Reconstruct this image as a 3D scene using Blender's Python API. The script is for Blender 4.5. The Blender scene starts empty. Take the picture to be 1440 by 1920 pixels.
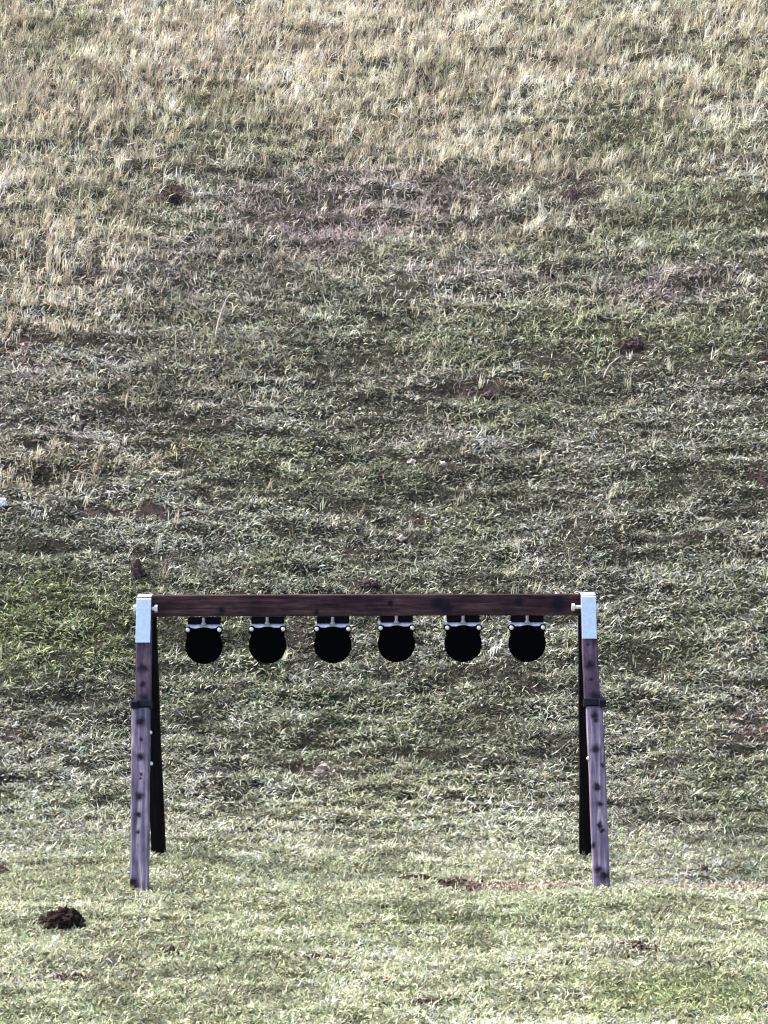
import bpy, bmesh, math, random
import numpy as np
from mathutils import Vector, Matrix, Euler

R = math.radians
S = bpy.context.scene
COL = S.collection
rng = np.random.default_rng(11)
random.seed(5)

# ------------------------------------------------------------------ camera
CAM_D, CAM_H, F_PX = 9.07, 1.87, 3924.0
PITCH, ROLL = math.atan(134.5 / F_PX), R(0.20)
cam_d = bpy.data.cameras.new("camera")
cam_d.sensor_fit = 'HORIZONTAL'
cam_d.sensor_width = 36.0
cam_d.lens = 36.0 * F_PX / 1440.0
cam_d.clip_end = 2000.0
cam = bpy.data.objects.new("camera", cam_d)
COL.objects.link(cam)
CAM_M = (Matrix.Translation((0, -CAM_D, CAM_H)) @ Matrix.Rotation(R(90) - PITCH, 4, 'X') @ Matrix.Rotation(-ROLL, 4, 'Z'))
cam.matrix_world = CAM_M
S.camera = cam

# ------------------------------------------------------------------ light
SUN_DIR = Vector((-0.62, 0.10, 0.78)).normalized()
world = bpy.data.worlds.new("World")
S.world = world
world.use_nodes = True
wt = world.node_tree
sky = wt.nodes.new("ShaderNodeTexSky")
sky.sky_type = 'NISHITA'
sky.sun_disc = False
sky.sun_elevation = math.asin(SUN_DIR.z)
sky.sun_rotation = math.atan2(SUN_DIR.x, SUN_DIR.y)
sky.air_density = 1.0
sky.dust_density = 2.5
sky.ozone_density = 1.0
bg = wt.nodes["Background"]
bg.inputs[1].default_value = 0.14
wt.links.new(sky.outputs[0], bg.inputs[0])
sun_d = bpy.data.lights.new("sun", 'SUN')
sun_d.energy = 3.6
sun_d.angle = R(14)
sun_d.color = (1.0, 0.93, 0.84)
sun = bpy.data.objects.new("sun", sun_d)
sun.rotation_euler = SUN_DIR.to_track_quat('Z', 'Y').to_euler()
COL.objects.link(sun)
S.view_settings.view_transform = 'Standard'
S.view_settings.look = 'None'
S.view_settings.gamma = 1.0
S.cycles.filter_width = 1.25
S.view_settings.exposure = 1.40


# ------------------------------------------------------------------ helpers
def tag(o, label=None, cat=None, group=None, kind=None):
    if label: o["label"] = label
    if cat: o["category"] = cat
    if group: o["group"] = group
    if kind: o["kind"] = kind
    return o


def empty(name, loc, parent=None):
    o = bpy.data.objects.new(name, None)
    o.empty_display_size = 0.1
    o.location = loc
    o.parent = parent
    COL.objects.link(o)
    return o


def link(name, bm, mat, parent=None, smooth=False):
    me = bpy.data.meshes.new(name)
    bmesh.ops.recalc_face_normals(bm, faces=bm.faces[:])
    if smooth:
        for f in bm.faces: f.smooth = True
    bm.to_mesh(me)
    bm.free()
    me.materials.append(mat)
    o = bpy.data.objects.new(name, me)
    o.parent = parent
    COL.objects.link(o)
    return o


def box_bm(sx, sy, sz, bevel=0.0, segs=2, c=(0, 0, 0), cuts=0, warp=0.0, seed=0):
    """box of full sizes sx, sy, sz; cuts subdivides it along z (or x when that is longest) and warp bows it a little"""
    bm = bmesh.new()
    bmesh.ops.create_cube(bm, size=1.0)
    for v in bm.verts: v.co = Vector((v.co.x * sx, v.co.y * sy, v.co.z * sz))
    if cuts:
        ax = 2 if sz >= sx else 0
        es = [e for e in bm.edges if abs(e.verts[0].co[ax] - e.verts[1].co[ax]) > 0.9 * (sz, sx)[ax == 0]]
        bmesh.ops.subdivide_edges(bm, edges=es, cuts=cuts, use_grid_fill=True)
        rr = random.Random(seed)
        ph = [rr.uniform(0, 6.28) for _ in range(4)]
        Lx = (sz, sx)[ax == 0]
        for v in bm.verts:
            t = v.co[ax] / Lx * 6.28
            d1 = warp * (math.sin(t * 0.6 + ph[0]) + 0.35 * math.sin(t * 2.3 + ph[1]))
            d2 = warp * 0.6 * (math.sin(t * 0.7 + ph[2]) + 0.35 * math.sin(t * 2.9 + ph[3]))
            o1, o2 = [k for k in (0, 1, 2) if k != ax]
            v.co[o1] += d1 + rr.uniform(-1, 1) * warp * 0.18
            v.co[o2] += d2 + rr.uniform(-1, 1) * warp * 0.18
    if bevel:
        es = [e for e in bm.edges if len(e.link_faces) == 2 and e.calc_face_angle(0) > 0.8]
        bmesh.ops.bevel(bm, geom=es, offset=bevel, segments=segs, affect='EDGES', profile=0.5)
    bmesh.ops.translate(bm, vec=Vector(c), verts=bm.verts[:])
    return bm


def add_cyl(bm, p0, p1, r, n=16, r2=None):
    p0, p1 = Vector(p0), Vector(p1)
    d = p1 - p0
    m = Matrix.Translation((p0 + p1) / 2) @ d.to_track_quat('Z', 'Y').to_matrix().to_4x4()
    bmesh.ops.create_cone(bm, cap_ends=True, segments=n, radius1=r, radius2=r if r2 is None else r2, depth=d.length, matrix=m)


def add_dome(bm, p, axis, r, h):
    """carriage bolt head: a squashed half ball"""
    q = Vector(axis).to_track_quat('Z', 'Y').to_matrix().to_4x4()
    m = Matrix.Translation(p) @ q @ Matrix.Diagonal((r, r, h, 1))
    bmesh.ops.create_uvsphere(bm, u_segments=16, v_segments=8, radius=1.0, matrix=m)


# ------------------------------------------------------------------ numpy noise
_T = np.random.default_rng(3).random((8, 256, 256)).astype(np.float32)


def vnoise(x, y, k=0):
    t = _T[k % 8]
    xi, yi = np.floor(x).astype(np.int64), np.floor(y).astype(np.int64)
    fx, fy = x - xi, y - yi
    fx = fx * fx * fx * (fx * (fx * 6 - 15) + 10)
    fy = fy * fy * fy * (fy * (fy * 6 - 15) + 10)
    a = t[xi & 255, yi & 255]; b = t[(xi + 1) & 255, yi & 255]
    c = t[xi & 255, (yi + 1) & 255]; d = t[(xi + 1) & 255, (yi + 1) & 255]
    return (a * (1 - fx) + b * fx) * (1 - fy) + (c * (1 - fx) + d * fx) * fy - 0.5


def fbm(x, y, oct=3, k=0):
    s, a = 0.0, 1.0
    for i in range(oct):
        s = s + a * vnoise(x * 2 ** i + 17.3 * i + 5 * k, y * 2 ** i - 9.1 * i + 31 * k, k + i)
        a *= 0.5
    return s


# ------------------------------------------------------------------ terrain
TAN = 0.72


def base_h(x, y):
    y0 = 1.72 + 0.10 * np.sin(x * 0.7 + 1.0)
    t = (y - y0) / 0.3
    h = TAN * 0.3 * np.logaddexp(0, t)
    top = 10.5 + 0.5 * np.sin(x * 0.15)             # crest of the bank
    h = top - 1.5 * np.logaddexp(0, (top - h) / 1.5)
    h = h + 1.5 * np.logaddexp(0, top / 1.5) - top   # zero on the flat
    return h


FEET = ((-1.03, -0.38), (-1.02, 0.32), (0.90, -0.38), (0.906, 0.32))


def bump_h(x, y):
    slope = np.clip((y - 0.3) / 1.4, 0, 1)
    s = 0.035 * fbm(x / 0.9, y / 0.6, 3, 0)
    s = s + (0.012 + 0.050 * slope) * fbm(x / 0.45 + 3, y / 0.10, 2, 1)       # small ledges along the bank
    s = s + (0.022 + 0.014 * slope) * fbm(x / 0.11, y / 0.07, 2, 2)
    # little scarp where the bare soil line runs
    lip = 0.014 * np.exp(-((y + 0.40 - 0.02 * np.sin(3 * x)) / 0.06) ** 2) * np.clip((x - 0.05) / 0.15, 0, 1)
    fade = np.clip(1 - (np.abs(x) - 14) / 10, 0, 1)
    s = s + lip
    for fxx, fyy in FEET:                                        # trodden level round the feet
        s = s * (1 - np.exp(-(((x - fxx) ** 2 + (y - fyy) ** 2) / 0.13 ** 2)))
    return s * fade


def height(x, y):
    return base_h(x, y) + bump_h(x, y)


def at(px, py):
    """ground point seen at a pixel of the photograph"""
    d = CAM_M.to_3x3() @ Vector(((px - 720) / F_PX, -(py - 960) / F_PX, -1.0))
    o = CAM_M.translation
    t0, t1 = 6.0, 30.0
    for k in range(600):
        t = 6.0 + k * 0.03
        p = o + d * t
        if p.z < float(base_h(np.array(p.x), np.array(p.y))):
            return p.x, p.y, t
    return p.x, p.y, t


# ------------------------------------------------------------------ vegetation fields
# (pixel centre, pixel radii, kind, strength): where each sort of growth stands on the bank
PATCH = [
    (420, 40, 420, 70, 'straw', .7), (250, 200, 330, 120, 'straw', .55), (60, 560, 150, 110, 'straw', .8), (60, 430, 120, 70, 'straw', .6),
    (980, 190, 140, 60, 'straw', .7), (1200, 60, 260, 60, 'straw', .4), (1310, 120, 150, 50, 'green', .5), (1060, 30, 90, 30, 'green', .35), (930, 330, 120, 30, 'green', .4), (640, 250, 90, 60, 'straw', .5), (960, 290, 160, 40, 'straw', .5),
    (210, 860, 200, 50, 'straw', .8), (40, 900, 90, 50, 'straw', .7), (1010, 600, 150, 30, 'straw', .55), (1300, 700, 120, 40, 'straw', .3),
    (720, 120, 300, 100, 'straw', .5), (1350, 200, 120, 60, 'straw', .35),
    (130, 60, 60, 40, 'green', .9), (370, 190, 70, 30, 'green', .8), (440, 265, 130, 40, 'green', .6), (320, 420, 90, 30, 'green', .8),
    (680, 190, 60, 40, 'green', .5), (1240, 250, 200, 50, 'green', .6), (1260, 380, 160, 60, 'green', .35), (840, 130, 80, 30, 'green', .5),
    (450, 850, 180, 45, 'green', .8), (1020, 620, 260, 40, 'green', .7), (1250, 640, 200, 40, 'green', .6), (1000, 770, 200, 25, 'green', .5),
    (90, 1180, 170, 70, 'lush', 1.3), (60, 1110, 110, 30, 'lush', .7), (200, 850, 160, 30, 'straw', .5), (60, 910, 110, 40, 'straw', .6), (120, 620, 140, 50, 'straw', .7), (240, 480, 110, 50, 'straw', .5), (1050, 592, 190, 26, 'pale', .65), (1000, 775, 200, 18, 'pale', .4), (330, 850, 170, 24, 'pale', .45), (1290, 690, 60, 30, 'pale', .35), (900, 1330, 160, 30, 'pale', .35), (1250, 1180, 140, 30, 'pale', .3), (960, 230, 130, 40, 'pale', .4), (400, 1190, 100, 50, 'green', .4), (950, 1720, 200, 26, 'green', .8),
    (650, 1320, 300, 60, 'green', .35), (1380, 1530, 90, 60, 'green', .7), (1250, 1865, 150, 40, 'lush', 1.1), (870, 1830, 60, 14, 'green', .5), (380, 1905, 120, 20, 'green', .5), (200, 1800, 90, 14, 'grey', .6), (480, 1790, 110, 12, 'lush', .5), (40, 1790, 60, 20, 'grey', .4), (130, 1660, 140, 22, 'lush', .35), (500, 1400, 200, 40, 'green', .3),
    (1180, 1230, 120, 60, 'green', .4), (360, 1720, 100, 20, 'green', .3),
    (560, 410, 170, 70, 'mauve', .8), (660, 360, 150, 45, 'mauve', .65), (1260, 530, 130, 45, 'mauve', .8), (330, 525, 170, 40, 'mauve', .7),
    (800, 385, 160, 40, 'mauve', .7), (1080, 370, 60, 60, 'mauve', .6), (900, 520, 150, 30, 'mauve', .6), (60, 700, 90, 50, 'mauve', .5),
    (120, 790, 110, 25, 'mauve', .5), (440, 730, 170, 60, 'mauve', .45), (880, 730, 70, 25, 'mauve', .6), (1370, 310, 90, 25, 'mauve', .5),
    (860, 840, 120, 40, 'mauve', .4), (1410, 1370, 50, 45, 'mauve', .9), (1300, 1640, 170, 30, 'mauve', .4), (560, 1190, 40, 25, 'mauve', .7),
    (200, 1830, 150, 25, 'mauve', .35), (1180, 1790, 70, 18, 'mauve', .7), (740, 1790, 90, 22, 'mauve', .35), (380, 1880, 150, 30, 'mauve', .3),
    (530, 590, 160, 50, 'grey', .9), (420, 320, 180, 40, 'grey', .7), (1300, 770, 150, 60, 'grey', .6), (200, 650, 150, 60, 'grey', .4),
    (1300, 1580, 160, 50, 'grey', .5), (250, 980, 250, 60, 'grey', .6),
    (750, 1520, 190, 40, 'pale', 1.2), (430, 1540, 200, 40, 'pale', .4), (200, 1660, 260, 40, 'pale', .5), (1330, 1400, 120, 50, 'pale', .35),
    (1200, 1760, 260, 30, 'pale', .5), (100, 1480, 90, 50, 'pale', .4),
    (785, 1650, 36, 6, 'soil', 1.5), (850, 1664, 30, 6, 'soil', 1.4), (905, 1669, 42, 6, 'soil', 1.5), (975, 1668, 30, 5, 'soil', 1.0), (1045, 1666, 42, 6, 'soil', 1.1), (1225, 1668, 40, 5, 'soil', .75), (1310, 1667, 60, 6, 'soil', .9), (1410, 1664, 50, 6, 'soil', .95),
    (600, 1445, 40, 14, 'soil', .9), (800, 1885, 24, 10, 'soil', 1.6), (150, 1834, 70, 9, 'soil', .62), (210, 1750, 40, 8, 'soil', .6),
    (790, 155, 22, 20, 'soil', .9), (1180, 645, 28, 16, 'soil', 1.0), (1075, 370, 22, 26, 'soil', .9), (900, 735, 45, 14, 'soil', .9),
    (1000, 290, 20, 30, 'soil', .8), (1030, 520, 18, 14, 'soil', .9), (320, 372, 22, 14, 'soil', 1.2), (320, 1782, 24, 8, 'soil', 1.2), (70, 1838, 50, 7, 'soil', .9), (590, 1790, 40, 5, 'soil', .8), (430, 1885, 40, 8, 'soil', .7), (1000, 1870, 50, 6, 'soil', .8),
    (250, 960, 120, 8, 'soil', .7), (1420, 1380, 40, 26, 'soil', .8), (40, 640, 50, 12, 'soil', .8), (1430, 900, 30, 8, 'soil', 1.0),
    (1195, 1783, 36, 9, 'soil', 1.2), (650, 1030, 20, 9, 'soil', .8), (690, 1095, 30, 9, 'soil', .9), (780, 970, 22, 10, 'soil', .8),
    (1310, 1640, 110, 12, 'soil', .45), (560, 1185, 18, 14, 'soil', .8), (20, 1380, 22, 24, 'soil', .7), (370, 790, 30, 8, 'soil', .7),
]
KINDS_ = ('straw', 'green', 'mauve', 'grey', 'pale', 'lush', 'soil')
_P = []
for (px, py, rx, ry, kd, st) in PATCH:
    x, y, t = at(px, py)
    y1 = at(px, py - ry)[1]; y2 = at(px, py + ry)[1]
    _P.append((x, y, rx * t / F_PX, max(0.02, (y1 - y2) / 2), kd, st))


def fields(x, y):
    """weights of the sorts of growth at points; everything in metres on the ground"""
    wx = x + 0.24 * fbm(x / 0.35, y / 0.3, 3, 3)
    wy = y + 0.22 * fbm(x / 0.35 + 40, y / 0.3, 3, 4)
    F = {k: np.zeros_like(x) for k in KINDS_}
    G = []
    for (cx, cy, rx, ry, kd, st) in _P:
        u, v = (x, y) if kd == 'soil' and ry < 0.16 else (wx, wy)
        if kd == 'soil':
            u = x + 0.35 * rx * fbm(x / (0.5 * rx), y / (0.6 * ry), 2, 5); v = y + 0.5 * ry * fbm(x / (0.4 * rx) + 9, y / ry, 2, 6)
        g = st * np.exp(-0.7 * (((u - cx) / rx) ** 2 + ((v - cy) / ry) ** 2))
        if kd == 'soil': F[kd] += g
        else: G.append((kd, g))
    up = np.clip((wy - 4.9) / 3.0, 0, 1)                        # dry meadow at the top of the bank
    lawn = np.clip((0.75 - wy) / 0.8, 0, 1)                     # mown flat in front
    F['straw'] += up * (0.30 + 1.3 * np.clip(fbm(wx / 0.6 + 33, wy / 0.35, 3, 2) + 0.05, -0.2, 1)) + 0.25 * np.clip(fbm(x / 0.8, y / 0.6, 3, 5) * 2, 0, 1) * np.clip((wy - 3) / 2, 0, 1)
    F['mauve'] += 0.5 * np.clip(fbm(x / 0.5 + 7, y / 0.4, 3, 6) * 2.2 - 0.25, 0, 1) * np.clip((wy - 2.2) / 2, 0, 1)
    F['green'] += 0.35 + 0.5 * np.clip(fbm(x / 0.6 + 21, y / 0.45, 3, 7) * 2, -0.3, 1)
    F['grey'] += 0.60 * np.clip(1 - 0.75 * up - lawn, 0, 1) + up * (0.22 + 0.7 * np.clip(fbm(wx / 0.6 + 3, wy / 0.35, 3, 7) * 2.4, 0, 1))
    F['grey'] += 0.35 * np.clip((x - 0.3) / 2, 0, 1) * up
    F['pale'] += 1.25 * lawn + 0.25 * np.clip(fbm(x / 0.3 + 2, y / 0.2, 2, 1) * 2, 0, 1)
    F['soil'] += 0.5 * np.clip(fbm(x / 0.16 + 70, y / 0.08, 3, 2) * 2.4 - 0.85, 0, 1) * (0.35 + 0.65 * (1 - lawn))
    for kd, g in G:
        q = 1 - 0.72 * np.clip(g, 0, 1)
        for k in KINDS_[:6]:
            F[k] = F[k] * q
        F[kd] = F[kd] + g
    F['lawn'], F['up'] = lawn, up
    return F


# ------------------------------------------------------------------ node materials
def new_mat(name):
    m = bpy.data.materials.new(name)
    m.use_nodes = True
    nt = m.node_tree
    return m, nt, nt.nodes["Principled BSDF"]


def nd(nt, typ, **kw):
    n = nt.nodes.new(typ)
    for k, v in kw.items():
        if k.startswith('i_'):
            n.inputs[int(k[2:]) if k[2:].isdigit() else k[2:]].default_value = v
        else:
            setattr(n, k, v)
    return n


def ramp(nt, fac, stops):
    r = nt.nodes.new("ShaderNodeValToRGB")
    el = r.color_ramp.elements
    while len(el) < len(stops): el.new(0.5)
    for e, (p, c) in zip(el, stops):
        e.position = p; e.color = (*c, 1)
    nt.links.new(fac, r.inputs[0])
    return r.outputs[0]


def mixc(nt, fac, a, b, blend='MIX'):
    m = nt.nodes.new("ShaderNodeMix")
    m.data_type = 'RGBA'; m.blend_type = blend
    for s, v in ((0, fac), (6, a), (7, b)):
        if hasattr(v, 'is_output'): nt.links.new(v, m.inputs[s])
        elif s == 0: m.inputs[0].default_value = v
        else: m.inputs[s].default_value = (*v, 1)
    return m.outputs[2]


def ground_mat():
    m, nt, b = new_mat("soil_and_thatch")
    a = nd(nt, "ShaderNodeAttribute", attribute_name="cover")
    tc = nd(nt, "ShaderNodeTexCoord")
    n1 = nd(nt, "ShaderNodeTexNoise", i_Scale=38.0, i_Detail=6.0, i_Roughness=0.7)
    nt.links.new(tc.outputs["Object"], n1.inputs["Vector"])
    n2 = nd(nt, "ShaderNodeTexNoise", i_Scale=9.0, i_Detail=4.0)
    nt.links.new(tc.outputs["Object"], n2.inputs["Vector"])
    r1 = ramp(nt, n1.outputs[0], [(0.3, (0.35, 0.35, 0.35)), (0.62, (1.25, 1.25, 1.25))])
    c = mixc(nt, 1.0, a.outputs["Color"], r1, 'MULTIPLY')
    r2 = ramp(nt, n2.outputs[0], [(0.35, (0.7, 0.72, 0.68)), (0.7, (1.15, 1.1, 1.1))])
    c = mixc(nt, 1.0, c, r2, 'MULTIPLY')
    nt.links.new(c, b.inputs["Base Color"])
    b.inputs["Roughness"].default_value = 0.95
    b.inputs["Specular IOR Level"].default_value = 0.15
    bp = nd(nt, "ShaderNodeBump", i_Strength=0.9, i_Distance=0.02)
    nt.links.new(n1.outputs[0], bp.inputs["Height"])
    nt.links.new(bp.outputs[0], b.inputs["Normal"])
    return m


def blade_mat():
    m, nt, b = new_mat("grass_blade")
    a = nd(nt, "ShaderNodeAttribute", attribute_name="tint")
    nt.links.new(a.outputs["Color"], b.inputs["Base Color"])
    b.inputs["Roughness"].default_value = 0.6
    b.inputs["Specular IOR Level"].default_value = 0.15
    tr = nd(nt, "ShaderNodeBsdfTranslucent")
    nt.links.new(a.outputs["Color"], tr.inputs["Color"])
    mx = nd(nt, "ShaderNodeMixShader", i_0=0.30)
    nt.links.new(b.outputs[0], mx.inputs[1]); nt.links.new(tr.outputs[0], mx.inputs[2])
    nt.links.new(mx.outputs[0], nt.nodes["Material Output"].inputs[0])
    return m


def wood_mat(name, dark, mid, pale, axis, knots=(), seed=0.0, scale=1.0, pale_pos=0.72):
    """weathered timber, grain along the local axis; knots = (x, along, radius) dark round marks and bolt holes"""
    m, nt, b = new_mat(name)
    tc = nd(nt, "ShaderNodeTexCoord")
    mp = nd(nt, "ShaderNodeMapping")
    sc = [26.0 * scale] * 3
    sc[axis] = 1.6 * scale
    mp.inputs["Scale"].default_value = sc
    mp.inputs["Location"].default_value = (seed, seed * 2.1, seed * 0.7)
    nt.links.new(tc.outputs["Object"], mp.inputs["Vector"])
    g = nd(nt, "ShaderNodeTexNoise", i_Scale=2.2, i_Detail=7.0, i_Roughness=0.65, i_Distortion=0.6)
    nt.links.new(mp.outputs[0], g.inputs["Vector"])
    blot = nd(nt, "ShaderNodeTexNoise", i_Scale=11.0, i_Detail=4.0, i_Roughness=0.6)
    mp2 = nd(nt, "ShaderNodeMapping")
    mp2.inputs["Location"].default_value = (seed * 3, seed, seed)
    nt.links.new(tc.outputs["Object"], mp2.inputs["Vector"])
    nt.links.new(mp2.outputs[0], blot.inputs["Vector"])
    c = ramp(nt, g.outputs[0], [(0.30, dark), (0.50, mid), (pale_pos, pale)])
    bl = ramp(nt, blot.outputs[0], [(0.33, (0.62, 0.62, 0.68)), (0.66, (1.2, 1.16, 1.14))])
    c = mixc(nt, 1.0, c, bl, 'MULTIPLY')
    if knots:
        wob = nd(nt, "ShaderNodeTexNoise", i_Scale=45.0, i_Detail=2.0)
        nt.links.new(tc.outputs["Object"], wob.inputs["Vector"])
        dv = nd(nt, "ShaderNodeVectorMath", operation='MULTIPLY_ADD')
        nt.links.new(wob.outputs["Color"], dv.inputs[0])
        dv.inputs[1].default_value = (0.026, 0.0, 0.026)
        off = nd(nt, "ShaderNodeVectorMath", operation='ADD')
        nt.links.new(tc.outputs["Object"], off.inputs[0]); off.inputs[1].default_value = (-0.013, 0, -0.013)
        nt.links.new(off.outputs[0], dv.inputs[2])
        flat = nd(nt, "ShaderNodeVectorMath", operation='MULTIPLY')
        flat.inputs[1].default_value = (1, 0, 1)
        nt.links.new(dv.outputs[0], flat.inputs[0])
        acc = None
        for (kx, kz, kr) in knots:
            di = nd(nt, "ShaderNodeVectorMath", operation='DISTANCE')
            nt.links.new(flat.outputs[0], di.inputs[0]); di.inputs[1].default_value = (kx, 0, kz)
            mr = nd(nt, "ShaderNodeMapRange")
            mr.inputs["From Min"].default_value = kr * 1.6; mr.inputs["From Max"].default_value = kr * 0.5
            nt.links.new(di.outputs["Value"], mr.inputs["Value"])
            if acc is None: acc = mr.outputs[0]
            else:
                mx = nd(nt, "ShaderNodeMath", operation='MAXIMUM')
                nt.links.new(acc, mx.inputs[0]); nt.links.new(mr.outputs[0], mx.inputs[1])
                acc = mx.outputs[0]
        c = mixc(nt, acc, c, (0.012, 0.009, 0.02))
    nt.links.new(c, b.inputs["Base Color"])
    b.inputs["Roughness"].default_value = 0.85
    b.inputs["Specular IOR Level"].default_value = 0.12
    bp = nd(nt, "ShaderNodeBump", i_Strength=0.5, i_Distance=0.004)
    nt.links.new(g.outputs[0], bp.inputs["Height"])
    nt.links.new(bp.outputs[0], b.inputs["Normal"])
    return m


def simple_mat(name, col, rough=0.6, metal=0.0, spec=0.4, noise=0.25, scale=40.0):
    m, nt, b = new_mat(name)
    tc = nd(nt, "ShaderNodeTexCoord")
    n = nd(nt, "ShaderNodeTexNoise", i_Scale=scale, i_Detail=5.0, i_Roughness=0.6)
    nt.links.new(tc.outputs["Object"], n.inputs["Vector"])
    lo = tuple(v * (1 - noise) for v in col); hi = tuple(min(1, v * (1 + noise)) for v in col)
    nt.links.new(ramp(nt, n.outputs[0], [(0.3, lo), (0.7, hi)]), b.inputs["Base Color"])
    b.inputs["Roughness"].default_value = rough
    b.inputs["Metallic"].default_value = metal
    b.inputs["Specular IOR Level"].default_value = spec
    bp = nd(nt, "ShaderNodeBump", i_Strength=0.15, i_Distance=0.003)
    nt.links.new(n.outputs[0], bp.inputs["Height"])
    nt.links.new(bp.outputs[0], b.inputs["Normal"])
    return m


M_GROUND = ground_mat()
M_BLADE = blade_mat()
M_GALV = simple_mat("galvanised_steel", (0.46, 0.56, 0.71), rough=0.5, metal=0.25, noise=0.10, scale=60)
M_ZINC = simple_mat("zinc_bolt", (0.80, 0.80, 0.82), rough=0.35, metal=0.45, noise=0.08, scale=90)
M_DARKSTEEL = simple_mat("dark_steel", (0.008, 0.007, 0.018), rough=0.7, spec=0.15, noise=0.4)
M_PLATE = simple_mat("black_plate_paint", (0.0012, 0.0012, 0.002), rough=0.85, spec=0.03, noise=0.3, scale=70)
M_RUBBER = simple_mat("black_rubber", (0.004, 0.003, 0.007), rough=0.9, spec=0.08)
M_BAR = simple_mat("hanger_steel", (0.62, 0.60, 0.70), rough=0.5, metal=0.2, noise=0.3, scale=50)

# ------------------------------------------------------------------ ground sheet
def axis_points(lo, hi, fine_lo, fine_hi, step):
    f = np.arange(fine_lo, fine_hi + step / 2, step)
    a, b, s, p = [], [], step, fine_lo
    while p > lo: s *= 1.35; p -= s; a.append(max(p, lo))
    s, p = step, f[-1]
    while p < hi: s *= 1.35; p += s; b.append(min(p, hi))
    return np.concatenate([np.array(a[::-1]), f, np.array(b)])


gx = axis_points(-160, 160, -3.6, 3.6, 0.022)
gy = axis_points(-60, 220, -2.4, 11.5, 0.022)
GX, GY = np.meshgrid(gx, gy)
nx_, ny_ = len(gx), len(gy)
fx, fy = GX.ravel(), GY.ravel()
gz = height(fx, fy)
F = fields(fx, fy)
soil = np.clip(F['soil'], 0, 1)
pinkish = np.clip(1.2 * np.exp(-((fy + 0.37) / 0.12) ** 2) * np.clip((fx - 0.32) / 0.2, 0, 1) * (0.35 + 1.5 * np.clip(fbm(fx / 0.06, fy / 0.03, 2, 3) + 0.25, 0, 1)), 0, 1)
thatch = np.stack([0.026 + 0.06 * F['lawn'] + 0.05 * F['up'], 0.026 + 0.065 * F['lawn'] + 0.042 * F['up'], 0.018 + 0.03 * F['lawn'] + 0.03 * F['up']], 1)
earth = np.array([0.075, 0.050, 0.046])[None, :] * (1 - pinkish[:, None]) + np.array([0.36, 0.24, 0.20])[None, :] * pinkish[:, None]
gc = thatch * (1 - soil[:, None]) + earth * soil[:, None]
me = bpy.data.meshes.new("ground")
nv = nx_ * ny_
me.vertices.add(nv)
me.vertices.foreach_set("co", np.stack([fx, fy, gz], 1).astype(np.float32).ravel())
ii, jj = np.meshgrid(np.arange(nx_ - 1), np.arange(ny_ - 1))
v0 = (jj * nx_ + ii).ravel()
quads = np.stack([v0, v0 + 1, v0 + nx_ + 1, v0 + nx_], 1).astype(np.int32)
nf = len(quads)
me.loops.add(nf * 4); me.polygons.add(nf)
me.loops.foreach_set("vertex_index", quads.ravel())
me.polygons.foreach_set("loop_start", np.arange(0, nf * 4, 4, dtype=np.int32))
me.polygons.foreach_set("use_smooth", np.ones(nf, dtype=bool))
ca = me.color_attributes.new("cover", 'FLOAT_COLOR', 'POINT')
ca.data.foreach_set("color", np.concatenate([gc, np.ones((nv, 1))], 1).astype(np.float32).ravel())
me.update(); me.validate()
me.materials.append(M_GROUND)
ground = bpy.data.objects.new("ground", me)
COL.objects.link(ground)
tag(ground, "grassy flat ground rising behind the rack into a steep bank", "ground", kind="structure")

# ------------------------------------------------------------------ grass
C = {'straw': (0.61, 0.53, 0.41), 'green': (0.275, 0.315, 0.180), 'lush': (0.45, 0.51, 0.25), 'mauve': (0.45, 0.37, 0.365),
     'grey': (0.55, 0.55, 0.43), 'pale': (0.64, 0.67, 0.43), 'soil': (0.16, 0.115, 0.10)}


def blade_colours(x, y, bright=1.0, straw_bias=0.0, sig=0.38):
    F = fields(x, y)
    n = len(x)
    W = np.stack([np.maximum(F[k], 0.0) for k in KINDS_[:6]], 1) + 1e-3
    W[:, 0] += straw_bias
    W[:, 0] += 0.10
    W = W ** 1.6
    cum = np.cumsum(W, 1) / W.sum(1, keepdims=True)
    r = rng.random(n)
    pick = (r[:, None] > cum).sum(1).clip(0, 5)
    base = np.array([C[k] for k in KINDS_[:6]])
    mean = (base[None] * (W / W.sum(1, keepdims=True))[:, :, None]).sum(1)
    c = 0.6 * base[pick] + 0.4 * mean
    c = c * np.exp(rng.normal(-0.5 * sig * sig, sig, n) + 0.8 * fbm(x / 0.16 + 11, y / 0.09, 3, 6) + 0.5 * fbm(x / 0.7 + 3, y / 0.4, 2, 1))[:, None] * bright
    c = c * (1 + rng.normal(0, 0.07, (n, 3)))
    hi = rng.random(n) < 0.03                                   # bleached dead blades
    c[hi] = np.array([0.62, 0.60, 0.48]) * rng.uniform(0.7, 1.1, (hi.sum(), 1))
    return np.clip(c, 0.004, 0.88), F


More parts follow.
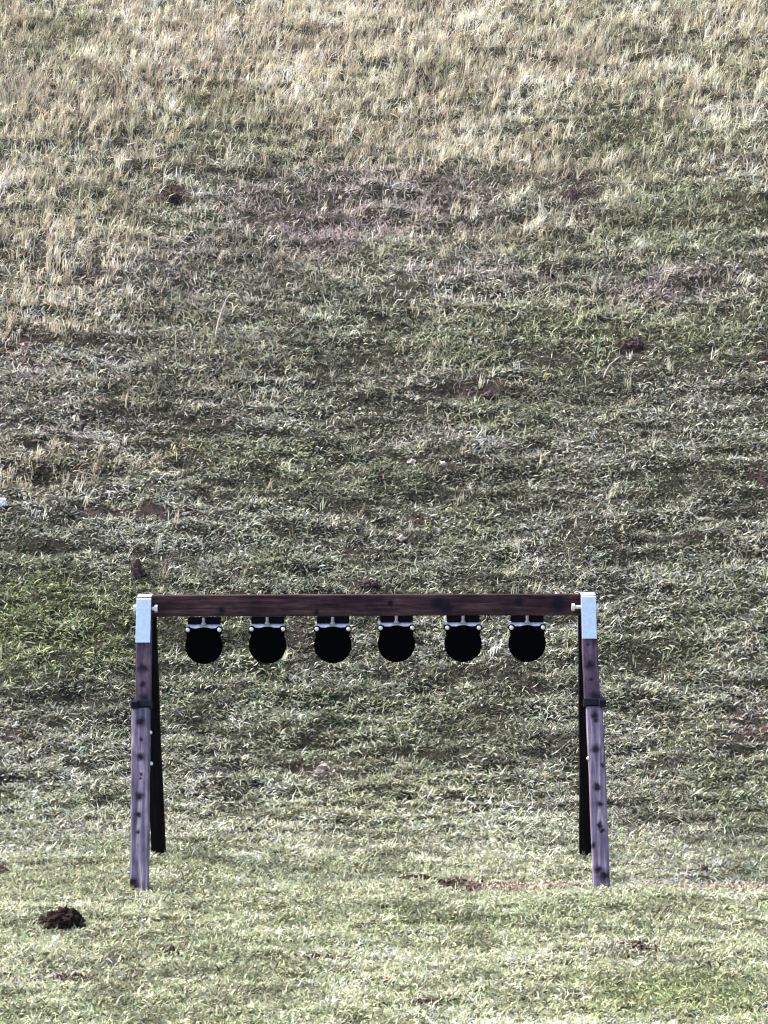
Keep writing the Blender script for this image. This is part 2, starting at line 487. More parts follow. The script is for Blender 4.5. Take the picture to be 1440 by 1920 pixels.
def build_blades(name, x, y, L, W, az, t0, t1, twist, col, sink=0.006):
    """one strip of three joints per blade: x, y root; az heading; t0, t1 lean of the lower and upper half from upright"""
    n = len(x)
    z = height(x, y) - sink
    e = 0.05
    gxn = (base_h(x + e, y) - base_h(x - e, y)) / (2 * e)
    gyn = (base_h(x, y + e) - base_h(x, y - e)) / (2 * e)
    N = np.stack([-gxn, -gyn, np.ones(n)], 1); N /= np.linalg.norm(N, axis=1, keepdims=True)
    lie = np.clip(t1 / 1.5, 0, 1)[:, None]
    U = N * lie + np.array([0, 0, 1.0]) * (1 - lie); U /= np.linalg.norm(U, axis=1, keepdims=True)
    H = np.stack([np.cos(az), np.sin(az), np.zeros(n)], 1)
    H = H - U * (H * U).sum(1, keepdims=True); H /= np.linalg.norm(H, axis=1, keepdims=True)
    B = np.cross(U, H)
    P0 = np.stack([x, y, z], 1)
    d0 = np.cos(t0)[:, None] * U + np.sin(t0)[:, None] * H
    d1 = np.cos(t1)[:, None] * U + np.sin(t1)[:, None] * H
    side = rng.normal(0, 0.25, n)[:, None] * B
    P1 = P0 + d0 * (L * 0.5)[:, None]
    P2 = P1 + (d1 + side) * (L * 0.5)[:, None]
    def across(d, tw):
        q = np.cross(d, B)
        return np.cos(tw)[:, None] * B + np.sin(tw)[:, None] * q
    w0, w1 = across(d0, twist), across(d1, twist + rng.normal(0, 0.5, n))
    h = (W / 2)[:, None]
    V = np.stack([P0 - w0 * h * 0.8, P0 + w0 * h * 0.8, P1 + w1 * h, P1 - w1 * h, P2], 1)
    me = bpy.data.meshes.new(name)
    me.vertices.add(n * 5)
    me.vertices.foreach_set("co", V.astype(np.float32).ravel())
    b = (np.arange(n) * 5)[:, None]
    q = b + np.array([0, 1, 2, 3]); t = b + np.array([3, 2, 4])
    loops = np.concatenate([q, t], 1).astype(np.int32)
    me.loops.add(n * 7); me.polygons.add(n * 2)
    me.loops.foreach_set("vertex_index", loops.ravel())
    st = (np.arange(n) * 7)[:, None] + np.array([0, 4])
    me.polygons.foreach_set("loop_start", st.astype(np.int32).ravel())
    ca = me.color_attributes.new("tint", 'FLOAT_COLOR', 'POINT')
    k = np.repeat(col, 5, axis=0)
    ca.data.foreach_set("color", np.concatenate([k, np.ones((n * 5, 1))], 1).astype(np.float32).ravel())
    me.update()
    me.materials.append(M_BLADE)
    o = bpy.data.objects.new(name, me)
    COL.objects.link(o)
    return o


def scatter(n, y0, y1, dens_pow, margin=1.5):
    """roots between y0 and y1 over the width the view needs plus a margin, denser where the eye is nearer"""
    y = rng.uniform(y0, y1, n * 2)
    d = y + CAM_D
    keep = rng.random(len(y)) < (d / (y0 + CAM_D)) ** (1 - dens_pow) / max(1.0, ((y1 + CAM_D) / (y0 + CAM_D)) ** (1 - dens_pow))
    y = y[keep][:n]
    d = y + CAM_D
    x = rng.uniform(-1, 1, len(y)) * d * (720 / F_PX) * margin
    return x, y


def keep_cover(x, y, F_soil, hard=0.86):
    return rng.random(len(x)) > np.clip(F_soil, 0, hard)


# mown turf and the matted growth of the lower bank
def turf(name, n, y0, y1, Lr, Wr, lie, horiz, bright, dens=2.0, sig=0.38, fade=None, under=0.3, gap=(0.75, 1.6), gs=(0.10, 0.055)):
    x, y = scatter(n, y0, y1, dens)
    # tufts: pull roots towards clump centres
    cl = fbm(x / gs[0] + 5, y / gs[1], 2, 4)
    k = rng.random(len(x)) < np.clip(gap[0] + gap[1] * cl, 0.12, 1)
    x, y = x[k], y[k]
    col, F = blade_colours(x, y, bright, 0.0, sig)
    k = keep_cover(x, y, F['soil'])
    for fxx, fyy in FEET:                                        # worn short in front of the feet
        k &= ~((np.abs(x - fxx) < 0.045) & (y > fyy - 0.13) & (y < fyy + 0.03) & (rng.random(len(x)) < (0.85 if fyy > 0 else 0.35)))
    x, y, col = x[k], y[k], col[k]
    if fade:
        k = rng.random(len(x)) < np.clip((y - fade[0]) / (fade[1] - fade[0]) + 0.8 * fbm(x / 0.5, y / 0.4, 2, 5), 0, 1)
        x, y, col = x[k], y[k], col[k]
    n = len(x)
    L = rng.uniform(Lr[0], Lr[1], n) * np.exp(rng.normal(0, 0.25, n))
    W = rng.uniform(Wr[0], Wr[1], n)
    az = rng.uniform(0, 2 * np.pi, n)
    hz = rng.random(n) < horiz
    az[hz] = np.where(rng.random(hz.sum()) < 0.5, 0, np.pi) + rng.normal(0, 0.45, hz.sum())
    t0 = np.clip(rng.normal(lie[0], 0.35, n), 0, 1.5)
    t1 = np.clip(t0 + rng.normal(lie[1], 0.5, n), 0.1, 2.3)
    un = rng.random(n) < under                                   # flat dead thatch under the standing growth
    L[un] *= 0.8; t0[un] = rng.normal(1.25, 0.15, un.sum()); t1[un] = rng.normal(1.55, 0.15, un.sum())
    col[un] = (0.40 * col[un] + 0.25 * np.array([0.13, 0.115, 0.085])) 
    return build_blades(name, x, y, L, W, az, t0, t1, rng.uniform(-1.2, 1.2, n), col)


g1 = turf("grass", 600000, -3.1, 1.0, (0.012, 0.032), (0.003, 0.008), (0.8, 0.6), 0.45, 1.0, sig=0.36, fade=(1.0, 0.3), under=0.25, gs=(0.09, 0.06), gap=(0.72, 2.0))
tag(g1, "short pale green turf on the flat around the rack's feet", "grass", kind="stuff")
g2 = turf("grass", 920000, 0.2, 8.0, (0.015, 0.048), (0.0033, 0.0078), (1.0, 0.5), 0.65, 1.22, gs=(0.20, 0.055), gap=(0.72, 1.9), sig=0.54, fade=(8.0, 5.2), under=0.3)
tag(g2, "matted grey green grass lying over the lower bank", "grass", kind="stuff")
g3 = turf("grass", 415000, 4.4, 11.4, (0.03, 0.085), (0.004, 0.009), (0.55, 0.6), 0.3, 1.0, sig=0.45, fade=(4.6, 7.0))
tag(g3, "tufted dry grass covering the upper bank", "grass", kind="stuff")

# old matted growth that fills the gaps
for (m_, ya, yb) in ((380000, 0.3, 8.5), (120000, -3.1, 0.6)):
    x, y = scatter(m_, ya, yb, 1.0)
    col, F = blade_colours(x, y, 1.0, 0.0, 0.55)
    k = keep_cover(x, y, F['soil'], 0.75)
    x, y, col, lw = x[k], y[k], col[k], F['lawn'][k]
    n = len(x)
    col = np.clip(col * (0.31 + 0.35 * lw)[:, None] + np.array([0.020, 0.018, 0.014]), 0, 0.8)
    az = np.where(rng.random(n) < 0.5, 0, np.pi) + rng.normal(0, 0.8, n)
    t0 = rng.normal(0.95, 0.35, n)
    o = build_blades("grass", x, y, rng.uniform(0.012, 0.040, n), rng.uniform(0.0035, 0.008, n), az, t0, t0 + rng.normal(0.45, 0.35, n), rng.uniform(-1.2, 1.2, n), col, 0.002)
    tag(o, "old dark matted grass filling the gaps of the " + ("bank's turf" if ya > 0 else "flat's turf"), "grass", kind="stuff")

# the same growth running on to either side, sparser and coarser
n_ = 420000
x = rng.uniform(-9, 9, n_); y = rng.uniform(-4, 14, n_)
k = (np.abs(x) > (y + CAM_D) * (720 / F_PX) * 1.42) | (y < -3.0) | (y > 11.2)
x, y = x[k], y[k]
col, F = blade_colours(x, y, 1.0, 0.0, 0.45)
n = len(x)
t0 = np.clip(rng.normal(0.8, 0.35, n), 0, 1.5)
o = build_blades("grass", x, y, rng.uniform(0.04, 0.11, n), rng.uniform(0.008, 0.016, n), rng.uniform(0, 6.28, n), t0, t0 + rng.normal(0.5, 0.4, n), rng.uniform(-1.2, 1.2, n), col)
tag(o, "coarser grass running on to both sides and over the top of the bank", "grass", kind="stuff")

# upright dry stalks
cx, cy = scatter(37000, 2.5, 11.4, 1.0)
F = fields(cx, cy)
pr = np.clip(0.9 * F['up'] * np.clip(F['straw'] * 1.3 - 0.25, 0, 1) + 0.8 * np.clip(F['straw'] - 0.4, 0, 1), 0, 1) + 0.03
k = rng.random(len(cx)) < pr
cx, cy = cx[k], cy[k]
m_ = rng.integers(3, 12, len(cx))
idx = np.repeat(np.arange(len(cx)), m_)
n = len(idx)
x = cx[idx] + rng.normal(0, 0.013, n); y = cy[idx] + rng.normal(0, 0.013, n)
col, F = blade_colours(x, y, 1.05, 0.45, 0.30)
col *= np.exp(rng.normal(0, 0.28, len(cx)))[idx][:, None]
col = np.clip(col, 0, 0.88)
L = (rng.uniform(0.05, 0.18, len(cx)) * (0.5 + 0.5 * np.clip(F['up'][np.searchsorted(idx, np.arange(len(cx)))] + 0.2, 0, 1)))[idx] * rng.uniform(0.6, 1.15, n)
W = rng.uniform(0.003, 0.007, n)
az = rng.normal(-0.2, 1.0, len(cx))[idx] + rng.normal(0, 0.7, n)
t0 = np.abs(rng.normal(0.08, 0.10, len(cx)))[idx] + np.abs(rng.normal(0.05, 0.15, n)); t1 = t0 + np.abs(rng.normal(0.25, 0.4, n))
g4 = build_blades("dry_grass", x, y, L, W, az, t0, t1, rng.uniform(-0.8, 0.8, n), col)
tag(g4, "tall straw coloured stalks standing on the upper bank", "dry grass", kind="stuff")

# crumbs of earth strewn over the bare places
x, y = scatter(800000, -2.6, 9.0, 1.0)
F = fields(x, y)
k = rng.random(len(x)) < np.clip(F['soil'] - 0.35, 0, 1) * 0.9
x, y = x[k], y[k]
n = len(x)
OCT = np.array([(1, 0, 0), (-1, 0, 0), (0, 1, 0), (0, -1, 0), (0, 0, 1), (0, 0, -1)], float)
TRI = np.array([(0, 2, 4), (2, 1, 4), (1, 3, 4), (3, 0, 4), (2, 0, 5), (1, 2, 5), (3, 1, 5), (0, 3, 5)])
r_ = 0.0028 * np.exp(rng.normal(0, 0.5, n)) + 0.0015
V = OCT[None] * r_[:, None, None] * rng.uniform(0.55, 1.45, (n, 6, 1)) + rng.normal(0, 0.25, (n, 6, 3)) * r_[:, None, None]
V += np.stack([x, y, height(x, y) + 0.25 * r_], 1)[:, None]
me = bpy.data.meshes.new("soil_crumbs")
me.from_pydata([], [], []) if n == 0 else None
me.vertices.add(n * 6); me.vertices.foreach_set("co", V.astype(np.float32).ravel())
lp = ((np.arange(n) * 6)[:, None, None] + TRI[None]).astype(np.int32).ravel()
me.loops.add(len(lp)); me.polygons.add(n * 8)
me.loops.foreach_set("vertex_index", lp)
me.polygons.foreach_set("loop_start", np.arange(0, len(lp), 3, dtype=np.int32))
pk = np.clip(1.3 * np.exp(-((y + 0.37) / 0.12) ** 2) * np.clip((x - 0.30) / 0.2, 0, 1), 0, 1) * rng.random(n) ** 0.6
cc = (np.array([0.050, 0.031, 0.031])[None] * (1 - pk[:, None]) + np.array([0.60, 0.43, 0.37])[None] * pk[:, None]) * np.exp(rng.normal(0, 0.4, n))[:, None]
ca = me.color_attributes.new("tint", 'FLOAT_COLOR', 'POINT')
ca.data.foreach_set("color", np.concatenate([np.repeat(np.clip(cc, 0, .8), 6, axis=0), np.ones((n * 6, 1))], 1).astype(np.float32).ravel())
me.update()
m_, nt, b = new_mat("crumbly_earth")
a = nd(nt, "ShaderNodeAttribute", attribute_name="tint")
nt.links.new(a.outputs["Color"], b.inputs["Base Color"])
b.inputs["Roughness"].default_value = 0.95
b.inputs["Specular IOR Level"].default_value = 0.1
me.materials.append(m_)
o = bpy.data.objects.new("soil_crumbs", me); COL.objects.link(o)
tag(o, "loose crumbs of brown and pinkish earth on the bare places", "soil", kind="stuff")

# ------------------------------------------------------------------ the rack
rack = empty("target_rack", (0, 0, 0))
tag(rack, "wooden target rack on four splayed legs with a dark crossbeam", "target rack")
W_BEAM = wood_mat("beam_timber", (0.016, 0.008, 0.014), (0.052, 0.026, 0.031), (0.135, 0.078, 0.080), 0, knots=((-0.63, -0.02, 0.014), (0.10, 0.01, 0.012), (0.31, 0.005, 0.030), (0.345, -0.012, 0.026), (0.66, 0.015, 0.017), (0.83, 0.0, 0.035), (-0.22, -0.03, 0.012)), seed=1.3)
bm = box_bm(1.90, 0.040, 0.0925, 0.004, 2, cuts=14, warp=0.0012, seed=3)
beam = link("crossbeam", bm, W_BEAM, rack)
beam.location = (-0.075, 0, 1.155)
tag(beam, "dark purple brown timber crossbeam")


def leg_frame(x0, x1, sgn, za, zb):
    """matrix of a piece lying along a leg between heights za (upper) and zb; local z runs down-to-up, local -y faces the camera side"""
    def pt(z):
        t = (1.2 - z) / 1.2
        return Vector((x0 + (x1 - x0) * t, sgn * (0.045 + (0.335 if sgn < 0 else 0.275) * t), z))
    a, b = pt(za), pt(zb)
    zax = (a - b).normalized()
    xax = Vector((1, 0, 0)); xax = (xax - zax * xax.dot(zax)).normalized()
    yax = zax.cross(xax)
    m = Matrix((xax, yax, zax)).transposed().to_4x4()
    m.translation = (a + b) / 2
    return m, (a - b).length, pt


JOINT = 0.735
TH = 0.038


def leg(x0, x1, xl0, xl1, w_up, w_lo, side, knots_up, knots_lo, seed):
    # upper timber
    m, ln, pt = leg_frame(x0, x1, -1, 1.195, JOINT)
    mu = wood_mat("upper_leg_timber", (0.030, 0.021, 0.042), (0.070, 0.050, 0.083), (0.15, 0.11, 0.15), 2, knots=[(a, z * ln, r) for a, z, r in knots_up], seed=seed)
    o = link("leg", box_bm(w_up, TH, ln, 0.004, 2, cuts=10, warp=0.0010, seed=int(seed * 10)), mu, rack)
    o.matrix_local = m
    tag(o, "upper front leg timber stained dark under the bracket")
    # lower, paler timber scabbed on below the joint
    m, ln, pt = leg_frame(xl0, xl1, -1, JOINT - 0.004, -0.05)
    ml = wood_mat("lower_leg_timber", (0.070, 0.056, 0.095), (0.15, 0.125, 0.195), (0.42, 0.38, 0.45), 2, knots=[(a, z * ln, r) for a, z, r in knots_lo], seed=seed + 3)
    o2 = link("leg_extension", box_bm(w_lo, TH + 0.008, ln, 0.006, 3, cuts=16, warp=0.0022, seed=int(seed * 10) + 1), ml, rack)
    o2.matrix_local = m
    tag(o2, "paler lilac grey lower leg timber with dark knots")
    # steel band at the joint
    m, _, _ = leg_frame(x0, x1, -1, JOINT + 0.026, JOINT)
    o3 = link("joint_band", box_bm(w_up + 0.008, TH + 0.012, 0.030, 0.002, 1), M_DARKSTEEL, rack)
    o3.matrix_local = m
    return pt


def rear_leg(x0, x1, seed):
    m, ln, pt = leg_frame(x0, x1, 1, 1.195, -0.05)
    mr = wood_mat("rear_leg_shaded_timber", (0.002, 0.0015, 0.0025), (0.004, 0.003, 0.0045), (0.010, 0.006, 0.008), 2, seed=seed)  # leg timber colour taken nearly to black, painting in the rear legs' shade
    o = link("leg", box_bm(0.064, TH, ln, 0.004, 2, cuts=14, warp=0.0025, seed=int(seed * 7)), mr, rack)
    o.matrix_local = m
    tag(o, "rear leg with shade painted into its nearly black timber")


leg(-1.035, -1.024, -1.040, -1.030, 0.066, 0.077, -1,
    [(-0.004, -0.155, 0.017), (0.010, -0.165, 0.012), (0.002, -0.295, 0.012), (0.006, -0.43, 0.020)],
    [(-0.003, 0.425, 0.019), (0.002, 0.33, 0.008), (0.0, 0.24, 0.016), (0.004, 0.15, 0.007), (0.002, 0.13, 0.006), (-0.002, 0.035, 0.018), (-0.004, -0.06, 0.011), (-0.005, -0.145, 0.009), (-0.022, -0.405, 0.020), (-0.018, -0.43, 0.018)], 1.1)
leg(0.881, 0.892, 0.893, 0.901, 0.066, 0.070, 1,
    [(-0.004, -0.14, 0.016), (0.0, -0.265, 0.010), (0.012, -0.43, 0.022), (-0.012, 0.05, 0.005)],
    [(-0.002, 0.452, 0.015), (0.002, 0.425, 0.011), (-0.004, 0.275, 0.017), (0.022, 0.19, 0.007), (-0.004, 0.078, 0.015), (0.004, -0.015, 0.012), (0.002, -0.125, 0.014), (0.012, -0.15, 0.010), (-0.028, -0.225, 0.009), (-0.01, -0.35, 0.016), (0.014, -0.38, 0.022)], 2.4)
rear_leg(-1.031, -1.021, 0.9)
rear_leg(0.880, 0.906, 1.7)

for sx, x in ((-1, -1.064), (1, 0.926)):
    o = link("leg_brace", box_bm(0.030, 0.43, 0.032, 0.003, 1), M_DARKSTEEL, rack)
    o.location = (x, 0.0, JOINT + 0.015)
    tag(o, "dark bar tying the front and rear legs together")


def bracket(x, z_top, z_bot):
    """sheet steel saddle: front flange down the front leg, a bend over the top and a flange down the rear leg"""
    ang = math.atan2(0.335, 1.2)
    def face(z, out):
        t = (1.2 - z) / 1.2
        return 0.045 + 0.335 * t + (TH / 2 + out) / math.cos(ang)
    def rear(z):
        t = (1.2 - z) / 1.2
        return 0.045 + 0.275 * t + (TH / 2 + 0.0015) / math.cos(math.atan2(0.275, 1.2))
    prof = [(-face(z_bot, 0.0015), z_bot), (-face(z_top - 0.012, 0.0015), z_top - 0.012), (-face(z_top, 0.0) + 0.010, z_top - 0.002), (0, z_top + 0.002),
            (face(z_top, 0.0) - 0.010, z_top - 0.002), (rear(z_top - 0.012), z_top - 0.012), (rear(z_bot), z_bot)]
    bm = bmesh.new()
    th = 0.0035
    rows = []
    for i, (y, z) in enumerate(prof):
        a = Vector(prof[max(i - 1, 0)]); b = Vector(prof[min(i + 1, len(prof) - 1)])
        tn = (b - a).normalized(); nn = Vector((-tn.y, tn.x))
        rows.append([bm.verts.new((sx * 0.0315, y + nn.x * k * th, z + nn.y * k * th)) for sx in (-1, 1) for k in (0, 1)])
    for p, q in zip(rows[:-1], rows[1:]):
        for i, j in ((0, 1), (1, 3), (3, 2), (2, 0)):
            bm.faces.new((p[i], p[j], q[j], q[i]))
    for r_ in (rows[0], rows[-1]): bm.faces.new((r_[0], r_[1], r_[3], r_[2]))
    bmesh.ops.recalc_face_normals(bm, faces=bm.faces[:])
    es = [e for e in bm.edges if len(e.link_faces) == 2 and e.calc_face_angle(0) > 1.2]
    bmesh.ops.bevel(bm, geom=es, offset=0.001, segments=1, affect='EDGES')
    o = link("bracket", bm, M_GALV, rack)
    o.location = (x, 0, 0)
    tag(o, "pale blue galvanised bracket folded over the top of the legs")
    return o


for x, zt, zb, ends in ((-1.036, 1.200, 1.006, (-0.046, 0.058)), (0.880, 1.203, 1.016, (-0.072, 0.042))):
    br = bracket(x, zt, zb)
    zc = 1.148
    for e in ends:
        s = 1 if e > 0 else -1
        bm = bmesh.new()
        add_cyl(bm, (s * 0.030, -0.066, zc), (e - s * 0.006, -0.066, zc), 0.0085, 14)
        add_cyl(bm, (e - s * 0.012, -0.066, zc), (e, -0.066, zc), 0.0165, 6)
        link("bolt", bm, M_ZINC, br)

# small coach bolts on the inner faces of the front legs
for x, z in ((-0.996, 0.632), (-0.990, 0.505), (0.862, 0.520)):
    t = (1.2 - z) / 1.2
    bm = bmesh.new()
    add_dome(bm, (x, -(0.045 + 0.335 * t) - 0.008, z), (1 if x < 0 else -1, 0, 0), 0.0085, 0.008)
    link("bolt", bm, M_ZINC, rack, True)

# ------------------------------------------------------------------ the six plates
def plate_outline():
    pts = []
    r, ed, er = 0.0815, 0.0975, 0.0155
    ea = math.atan2(0.0717, 0.0687)
    n = 160
    for i in range(n):
        a = 2 * math.pi * i / n
        rad = r
        for c in (ea, math.pi - ea):
            d = (a - c + math.pi) % (2 * math.pi) - math.pi
            q = er ** 2 - (ed * math.sin(d)) ** 2
            if abs(d) < 0.6 and q > 0: rad = max(rad, ed * math.cos(d) + math.sqrt(q))
            elif abs(d) < 0.34: rad = max(rad, r + 0.012 * (1 - (abs(d) - 0.16) / 0.18))
        pts.append((rad * math.cos(a), rad * math.sin(a)))
    return pts


PL = plate_outline()
plates = [(381, 1207.3, .0, .10), (500.4, 1206.6, .3, .04), (623, 1206.6, -.4, .07), (742.5, 1205.0, .2, .10), (867.6, 1205.2, -.2, .06), (987.8, 1205.4, .1, .03)]
PLAB = ["first black round target plate from the left bracket",
        "second black round target plate from the left bracket",
        "third black round target plate from the left, just left of the beam's middle",
        "fourth black round target plate from the left, just right of the beam's middle",
        "second black round target plate from the right bracket",
        "rightmost black round target plate beside the right bracket"]


def build_plate():
    t = empty("target_plate", (0, 0, 0))
    bm = bmesh.new()
    n = len(PL)
    th = 0.010
    rings = []
    for (y, s) in ((-th / 2, 0.985), (-th / 2 + 0.0015, 1.0), (th / 2 - 0.0015, 1.0), (th / 2, 0.985)):
        rings.append([bm.verts.new((px * s, y, pz * s)) for px, pz in PL])
    for a, b in zip(rings[:-1], rings[1:]):
        for i in range(n): bm.faces.new((a[i], a[(i + 1) % n], b[(i + 1) % n], b[i]))
    bm.faces.new(rings[0]); bm.faces.new(rings[-1][::-1])
    p = link("plate", bm, M_PLATE, t)
    p.rotation_euler = (R(7), 0, 0)
    for s in (-1, 1):
        bm = bmesh.new()
        add_dome(bm, (s * 0.0687, -th / 2, 0.0717), (0, -1, 0.25), 0.0098, 0.0065)
        add_cyl(bm, (s * 0.0687, 0.004, 0.0717), (s * 0.0687, 0.030, 0.0717), 0.005, 10)
        link("bolt", bm, M_ZINC, p, True)
    # folded hanger strap: sloping front leaf and a flat leaf running back
    bm = bmesh.new()
    prof = [(0.006, 0.066), (-0.006, 0.077), (0.006, 0.0925), (0.048, 0.0925), (0.048, 0.0885), (0.010, 0.0885), (0.000, 0.077), (0.010, 0.068)]
    L = [bm.verts.new((-0.077, y, z)) for y, z in prof]
    M = [bm.verts.new((0.075, y, z)) for y, z in prof]
    k = len(prof)
    for i in range(k): bm.faces.new((L[i], L[(i + 1) % k], M[(i + 1) % k], M[i]))
    bm.faces.new(L[::-1]); bm.faces.new(M)
    h = link("hanger_strap", bm, M_BAR, t)
    bm = box_bm(0.142, 0.050, 0.029, 0.003, 1, c=(0.001, 0.022, 0.1075))
    link("rubber_pad", bm, M_RUBBER, t)
    bm = bmesh.new()
    add_cyl(bm, (0, -0.0085, 0.093), (0, -0.0085, 0.122), 0.0065, 12)
    add_cyl(bm, (0, -0.0085, 0.0925), (0, -0.0085, 0.0985), 0.0115, 6)
    link("centre_bolt", bm, simple_mat("dull_bolt", (0.30, 0.28, 0.34), rough=0.5, metal=0.3), t)
    return t


def copy_tree(o, parent=None):
    c = o.copy(); COL.objects.link(c); c.parent = parent
    for ch in o.children: copy_tree(ch, c)
    return c


first = build_plate()
for i, (px, py, yaw, tilt) in enumerate(plates):
    t = first if i == 0 else copy_tree(first)
    t.location = ((px - 720) / 432.6 + 0.0, -0.012, CAM_H - (py - 823) / 432.6)
    tag(t, PLAB[i], "target plate", "black round target plates hanging under the beam")
    for ch in t.children:
        nm = ch.name.split('.')[0]
        if nm == "plate":
            ch.rotation_euler = (R(5) + tilt * 0.5, 0, R(yaw * 3))
        if nm == "hanger_strap":
            ch.rotation_euler = (R(-8 * tilt * 10), 0, 0) if False else (0, R(yaw), 0)

# ------------------------------------------------------------------ clods, stones and scraps on the grass
def lump_bm(r, seed, sub=4, rough=0.35, squash=0.7, pieces=7):
    bm = bmesh.new()
    rr = random.Random(seed)
    for k in range(pieces):
        a = rr.uniform(0, 6.28); q = rr.uniform(0, 0.75) if k else 0
        s = rr.uniform(0.35, 0.75) if k else 0.8
        c = Vector((math.cos(a) * q * r[0], math.sin(a) * q * r[1], rr.uniform(0, 0.35) * r[2]))
        nb = bmesh.ops.create_icosphere(bm, subdivisions=sub, radius=1.0)
        ph = [rr.uniform(0, 100) for _ in range(3)]
        from mathutils import noise as mn
        for v in nb['verts']:
            p = v.co.copy()
            d = 1 + rough * mn.noise(p * 1.7 + Vector(ph)) + rough * 0.7 * mn.noise(p * 4.5 + Vector(ph)) + rough * 0.4 * mn.noise(p * 11 + Vector(ph))
            v.co = Vector((p.x * d * s * r[0], p.y * d * s * r[1], p.z * d * s * r[2])) + c
    return bm


M_CLOD = simple_mat("dark_clod_earth", (0.026, 0.015, 0.014), rough=0.95, spec=0.1, noise=0.6, scale=45)
M_CLOD2 = simple_mat("brown_clod_earth", (0.078, 0.052, 0.055), rough=0.95, spec=0.1, noise=0.6, scale=45)
M_STONE = simple_mat("pale_stone", (0.50, 0.42, 0.37), rough=0.9, spec=0.2, noise=0.3, scale=60)
M_WHITE = simple_mat("white_scrap_plastic", (0.82, 0.82, 0.86), rough=0.6, noise=0.06)


def place(o, px, py, sink=0.0):
    x, y, t = at(px, py)
    z = float(height(np.array([x]), np.array([y]))[0])
    o.location = (x, y, z - sink)
    return t


clods = [
    (107, 1742, 52, 26, 12, M_CLOD, "crumbly dark molehill, the largest clod in front of the left leg"),
    (4, 1628, 20, 12, 3, M_CLOD2, "dark clod at the left edge level with the rear feet"),
    (806, 1886, 17, 8, 6, M_CLOD, "small dark clod at the very front below the rack's middle"),
    (210, 1752, 17, 7, 3, M_CLOD2, "low brown clod just right of the molehill"),
    (785, 1653, 32, 8, 5, M_CLOD, "low dark turned earth lump left of the bare soil line"),
    (255, 1090, 15, 26, 4, M_CLOD2, "dark brown clump on the bank just above the left bracket"),
    (320, 376, 17, 12, 5, M_CLOD2, "dark clod in the dry grass on the upper left of the bank"),
    (793, 160, 15, 17, 3, M_CLOD2, "mauve brown clod high on the bank right of the middle"),
    (1185, 650, 23, 15, 4, M_CLOD2, "dark purple clod on the green patch of the right bank"),
    (1072, 375, 15, 22, 3, M_CLOD2, "upright dark clod on the upper right of the bank"),
    (1192, 1524, 12, 9, 2, M_CLOD, "small dark clod right of the right leg"),
    (1030, 524, 12, 11, 2, M_CLOD, "small dark clod halfway up the bank above the right leg"),
    (920, 742, 24, 8, 3, M_CLOD2, "low brown clod midway up the bank right of centre"),
    (690, 1098, 22, 9, 3, M_CLOD2, "brown clod on the bank just over the crossbeam"),
]
for i, (px, py, rx, rz, pieces, mat, lab) in enumerate(clods):
    s = at(px, py)[2] / F_PX
    big = i == 0
    if big:
        bm = bmesh.new()
        for q, (ox, oz, rr_) in enumerate(((-.72, .10, .30), (-.45, .22, .34), (-.15, .34, .42), (.2, .45, .46), (.48, .50, .44), (.62, .30, .36), (0, .15, .5), (-.55, .05, .4), (.35, .1, .5), (.1, .75, .2), (.5, .85, .22), (-.3, .5, .18), (-.9, .02, .14), (.95, .05, .16))):
            b2 = lump_bm((rx * s * rr_ * 0.9, rx * s * rr_ * 0.8, rx * s * rr_ * 0.75), 300 + q, 3, 0.75, 0.7, 2)
            tmp = bpy.data.meshes.new("lump"); bmesh.ops.translate(b2, vec=(ox * rx * s, random.uniform(-.25, .25) * rx * s, oz * rx * s * 0.62), verts=b2.verts[:])
            b2.to_mesh(tmp); b2.free(); bm.from_mesh(tmp); bpy.data.meshes.remove(tmp)
    else:
        bm = lump_bm((rx * s * 0.8, rx * s * 0.7, rz * s * 1.0), 20 + i, 3, 0.7, 0.7, pieces)
    o = link("dirt_clod" if not big else "molehill", bm, mat, None, False)
    place(o, px, py, 0.006)
    tag(o, lab, "dirt clod" if not big else "molehill", "clods of earth on the grass")

stones = [(832, 886, 8, "pale pinkish stone on the bank above the third plate from the right"), (752, 1015, 8, "pale stone on the bank a little above the crossbeam's middle"),
          (1352, 720, 7, "pale stone on the bank near the right edge"), (606, 1440, 11, "tan stone beside the bare earth under the rack's middle"),
          (770, 868, 7, "small pale stone on the bank above the crossbeam, left of the pinkish stone"), (1208, 1570, 7, "pale stone on the grass right of the right leg"),
          (822, 997, 7, "small pale stone above the crossbeam, right of its middle")]
for i, (px, py, r_, lab) in enumerate(stones):
    s = at(px, py)[2] / F_PX
    o = link("stone", lump_bm((r_ * s * 1.0, r_ * s * 0.8, r_ * s * 0.8), 60 + i, 2, 0.9, 0.7, 3), M_STONE, None, False)
    place(o, px, py, -0.006)
    tag(o, lab, "stone", "pale stones lying on the bank")

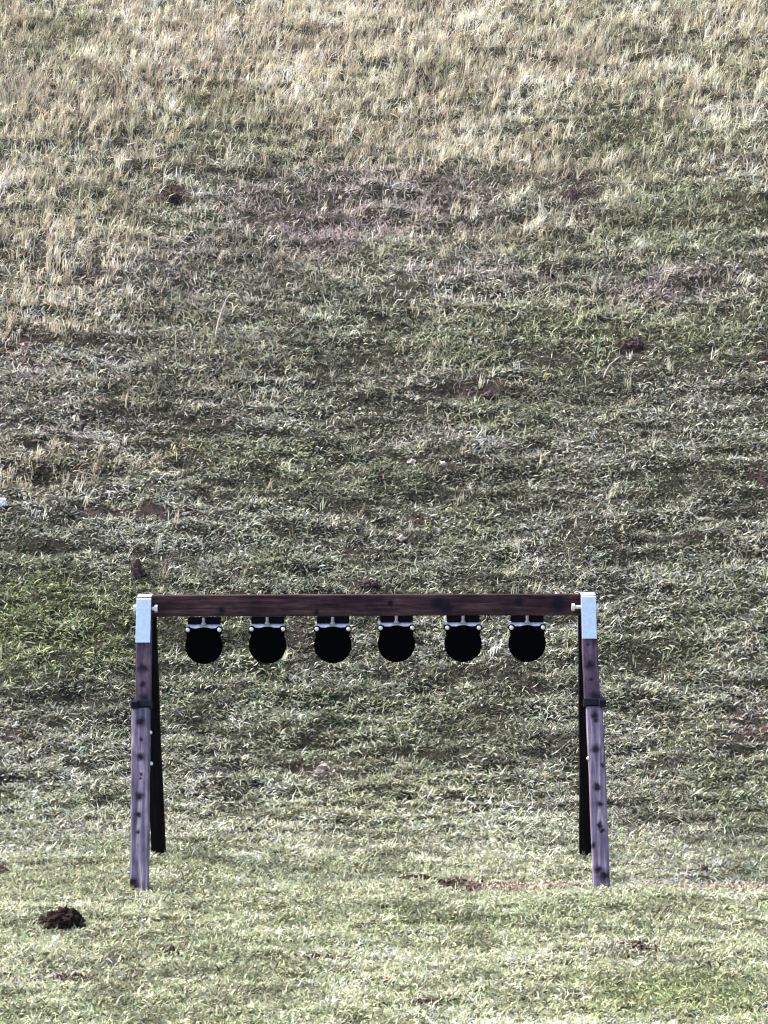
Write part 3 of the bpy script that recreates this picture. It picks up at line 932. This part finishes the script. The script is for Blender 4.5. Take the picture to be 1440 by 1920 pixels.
# crumpled white scrap at the left edge
bm = bmesh.new()
bmesh.ops.create_grid(bm, x_segments=10, y_segments=10, size=0.030)
rr = random.Random(4)
for v in bm.verts: v.co += Vector((rr.uniform(-.008, .008), rr.uniform(-.008, .008), rr.uniform(0, .035)))
bmesh.ops.solidify(bm, geom=bm.faces[:], thickness=0.001)
o = link("plastic_scrap", bm, M_WHITE)
place(o, 2, 962, -0.01)
o.rotation_euler = (R(40), 0, 0.5)
tag(o, "crumpled white scrap lying on the bank at the left edge", "scrap")


# ------------------------------------------------------------------ two bleached stems standing out of the bank
def tube_bm(pts, r0, r1, n=8):
    bm = bmesh.new()
    rings = []
    for i, p in enumerate(pts):
        p = Vector(p)
        d = (Vector(pts[min(i + 1, len(pts) - 1)]) - Vector(pts[max(i - 1, 0)])).normalized()
        u = d.orthogonal().normalized(); w = d.cross(u)
        r = r0 + (r1 - r0) * i / (len(pts) - 1)
        rings.append([bm.verts.new(p + (u * math.cos(6.2832 * k / n) + w * math.sin(6.2832 * k / n)) * r * random.uniform(0.8, 1.2)) for k in range(n)])
    for a, b in zip(rings[:-1], rings[1:]):
        for k in range(n): bm.faces.new((a[k], a[(k + 1) % n], b[(k + 1) % n], b[k]))
    bm.faces.new(rings[0][::-1]); bm.faces.new(rings[-1])
    return bm


M_STEM = simple_mat("bleached_stem", (0.52, 0.44, 0.41), rough=0.9, spec=0.1, noise=0.4, scale=35)
for (px, py, prof, lab, r) in (
        (402, 640, [(0, 0, -.02), (.012, .01, .06), (.03, .015, .14), (.055, .02, .22), (.085, .02, .29), (.11, .02, .325), (.15, .01, .325), (.185, .0, .29)], "bent bleached stem leaning right on the upper left of the bank", 0.008),
        (1130, 712, [(0, 0, -.02), (.02, .01, .04), (.05, .02, .09), (.09, .03, .13), (.125, .03, .15)], "short bleached stem leaning right below the dark purple clod", 0.006)):
    o = link("dry_stem", tube_bm(prof, r, r * 0.45), M_STEM, None, True)
    place(o, px, py, 0.0)
    tag(o, lab, "dry stem", "bleached stems on the bank")
